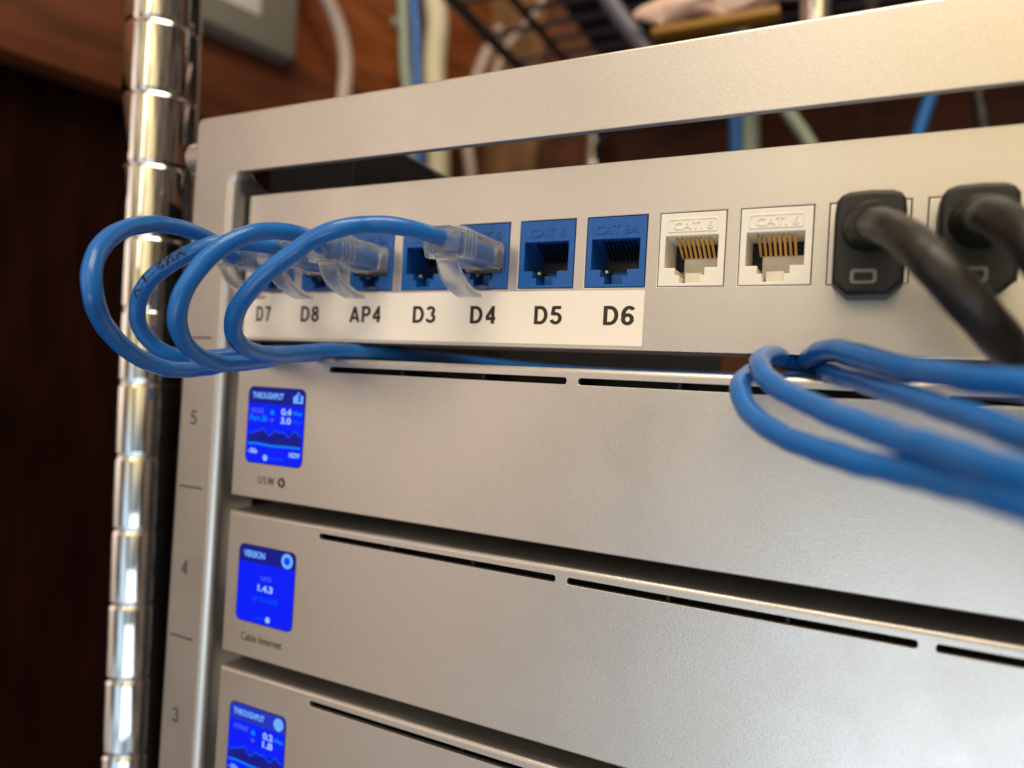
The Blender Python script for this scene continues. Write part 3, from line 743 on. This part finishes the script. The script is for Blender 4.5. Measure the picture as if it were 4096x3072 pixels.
# grey electrical box on the left wall
sA, zA = wcoord(425, 105); sB, _ = wcoord(578, 145)
eb = thing('electrical_box', onwall(500, 120), 'grey plastic electrical box with white paper label above the wood beam', 'electrical box')
zb_ = min(onwall(425, 100).z, onwall(578, 148).z)
link('housing', wallbox(sA-60, sB, zb_, zb_+190, 2, 40, 5), GREYB, eb)
sC, zC = wcoord(512, 12, 40); sD, _ = wcoord(562, 28, 40)
link('paper_label', wallbox(sC-20, sD, zC, zC+70, 40.1, 40.6, .1), PAPER, eb)
lone_cable('white_cable', [onwall(a, b, 32) for a, b in [(640, -120), (690, -30), (722, 30), (742, 90), (748, 150), (742, 215), (735, 330), (728, 600)]], 5.4, PALEC, 'pale white cable curving down between the grey box and the cable bundle', 'cable')
lone_cable('blue_white_cable', by([(890, -150), (893, 0), (899, 60), (899, 130), (903, 240), (908, 500)], 335), 3.6, CABLE, 'blue cable hanging down in the middle of the pale bundle', 'cable')
lone_cable('grey_cable', by([(868, -150), (870, 0), (873, 60), (874, 130), (884, 240), (890, 500)], 340), 4.6, MINT, 'pale grey cable on the left of the hanging bundle', 'cable')
lone_cable('cream_cable', by([(915, -150), (935, -20), (946, 50), (940, 110), (938, 160), (945, 250), (950, 500)], 345), 9.5, CREAM, 'thick cream cable on the right of the hanging bundle', 'cable')
lone_cable('cable_clip', by([(838, 38), (850, 47), (868, 54)], 345), 4.0, MINT, 'small pale clip sticking out left of the cable bundle', 'clip')
lone_cable('white_cable', by([(1085, 60), (1050, 120), (1020, 200), (1008, 300), (1018, 380), (1020, 600)], 400), 5.4, PALEC, 'pale cable seen through the gap left of the dull chrome post', 'cable')
lone_cable('blue_cable', by([(1560, -60), (1575, 100), (1588, 240), (1590, 330), (1592, 600)], 330), 4.2, CABLE, 'blue cable hanging behind the gap beside a thick grey one', 'cable')
lone_cable('grey_cable', by([(1590, -60), (1605, 100), (1618, 240), (1620, 330), (1620, 600)], 335), 6.4, MINT, 'thick pale grey cable hanging behind the gap', 'cable')
lone_cable('green_cable', by([(1600, 60), (1660, 180), (1705, 245), (1750, 310), (1800, 420)], 300), 3.8, MINT, 'pale green cable slanting down right behind the gap', 'cable')
lone_cable('blue_cable', by([(2060, 60), (2020, 180), (1992, 260), (1975, 320), (1950, 450)], 300), 3.4, CABLE, 'blue cable slanting down left behind the right end of the gap', 'cable')
lone_cable('black_cable', by([(2105, 60), (2112, 200), (2128, 300), (2140, 450)], 300), 3.8, RUBBER, 'thin black cable upright behind the right end of the gap', 'cable')

# wire shelf seen from below, top of the photo
YS = 300
r0 = atY(1040, 64, YS); xS, zS = r0.x, r0.z
sh = thing('wire_shelf', (xS, 400, zS), 'black wire shelf hanging over the rack, seen from below', 'wire shelf')
bm = bmesh.new()
def rod(bm, a, b, r):
    a, b = Vector(a), Vector(b); m = tube([a, a.lerp(b, .5), b], r, 10)
    bm.from_mesh(m); bpy.data.meshes.remove(m)
rod(bm, (xS, 215, zS), (xS, 460, zS), 4.5); rod(bm, (xS+40, 215, zS), (xS+40, 460, zS), 3.0)
link('side_rod', bm_mesh(bm), WIREM, sh)
bm = bmesh.new()
for i in range(11): rod(bm, (xS+(40 if i % 2 else 0), 222+i*23, zS+3), (xS+620, 222+i*23, zS+3), 2.1)
link('deck_wire', bm_mesh(bm), WIREM, sh)
bm = bmesh.new()
for i in range(12):
    rod(bm, (xS+i*50, 216, zS+(0 if i % 2 else 42)), (xS+(i+1)*50, 216, zS+(42 if i % 2 else 0)), 2.4)
rod(bm, (xS, 216, zS+42), (xS+600, 216, zS+42), 3.2)
link('truss_wire', bm_mesh(bm), WIREM, sh)
bm = bmesh.new()
for (x0, x1, y0, y1, h) in ((62, 255, 232, 458, 70), (262, 600, 232, 458, 60)):
    box_bm(bm, (xS+x0, y0, zS+6), (xS+x1, y1, zS+6+h), 4)
tag(link('dark_carton', bm_mesh(bm), DARKP), 'dark cartons lying on the black wire shelf', 'carton')
bm = bmesh.new()
bmesh.ops.create_icosphere(bm, subdivisions=4, radius=1)
q = atY(1570, 14, 205)
for v in bm.verts:
    n = v.co.copy(); k = 1+.10*math.sin(5*n.x+2*n.z)+.06*math.sin(9*n.y+4*n.x); k += .12*math.sin(13*n.x+3); v.co = Vector((n.x*40*k, n.y*9*k, n.z*9*k*(1+.5*math.sin(7*n.x+1)))) + Vector((q.x, q.y, q.z+4))
tag(link('plastic_bag', bm_mesh(bm), PINK), 'crumpled pale pink bag on the underside of the wire shelf', 'bag')
q = atY(1530, 56, 203)
tag(link('yellow_strip', box((q.x-28, q.y-5, q.z-2.2), (q.x+34, q.y+5, q.z+2.2), 1), YELL), 'yellow card strip under the pink bag', 'card strip')

lone_cable('grey_hose', by([(1290, -40), (1335, 30), (1385, 95), (1430, 160)], 215), 5.0, mat('slate_hose', (0.10, 0.10, 0.14), 0.45), 'slate grey hose lying slanted under the wire shelf left of the pink bag', 'hose')
lone_cable('white_cable', by([(1180, -40), (1165, 20), (1120, 70), (1090, 110), (1060, 200)], 395), 3.2, PALEC, 'thin pale cable crossing behind the slanted side rods of the wire shelf', 'cable')
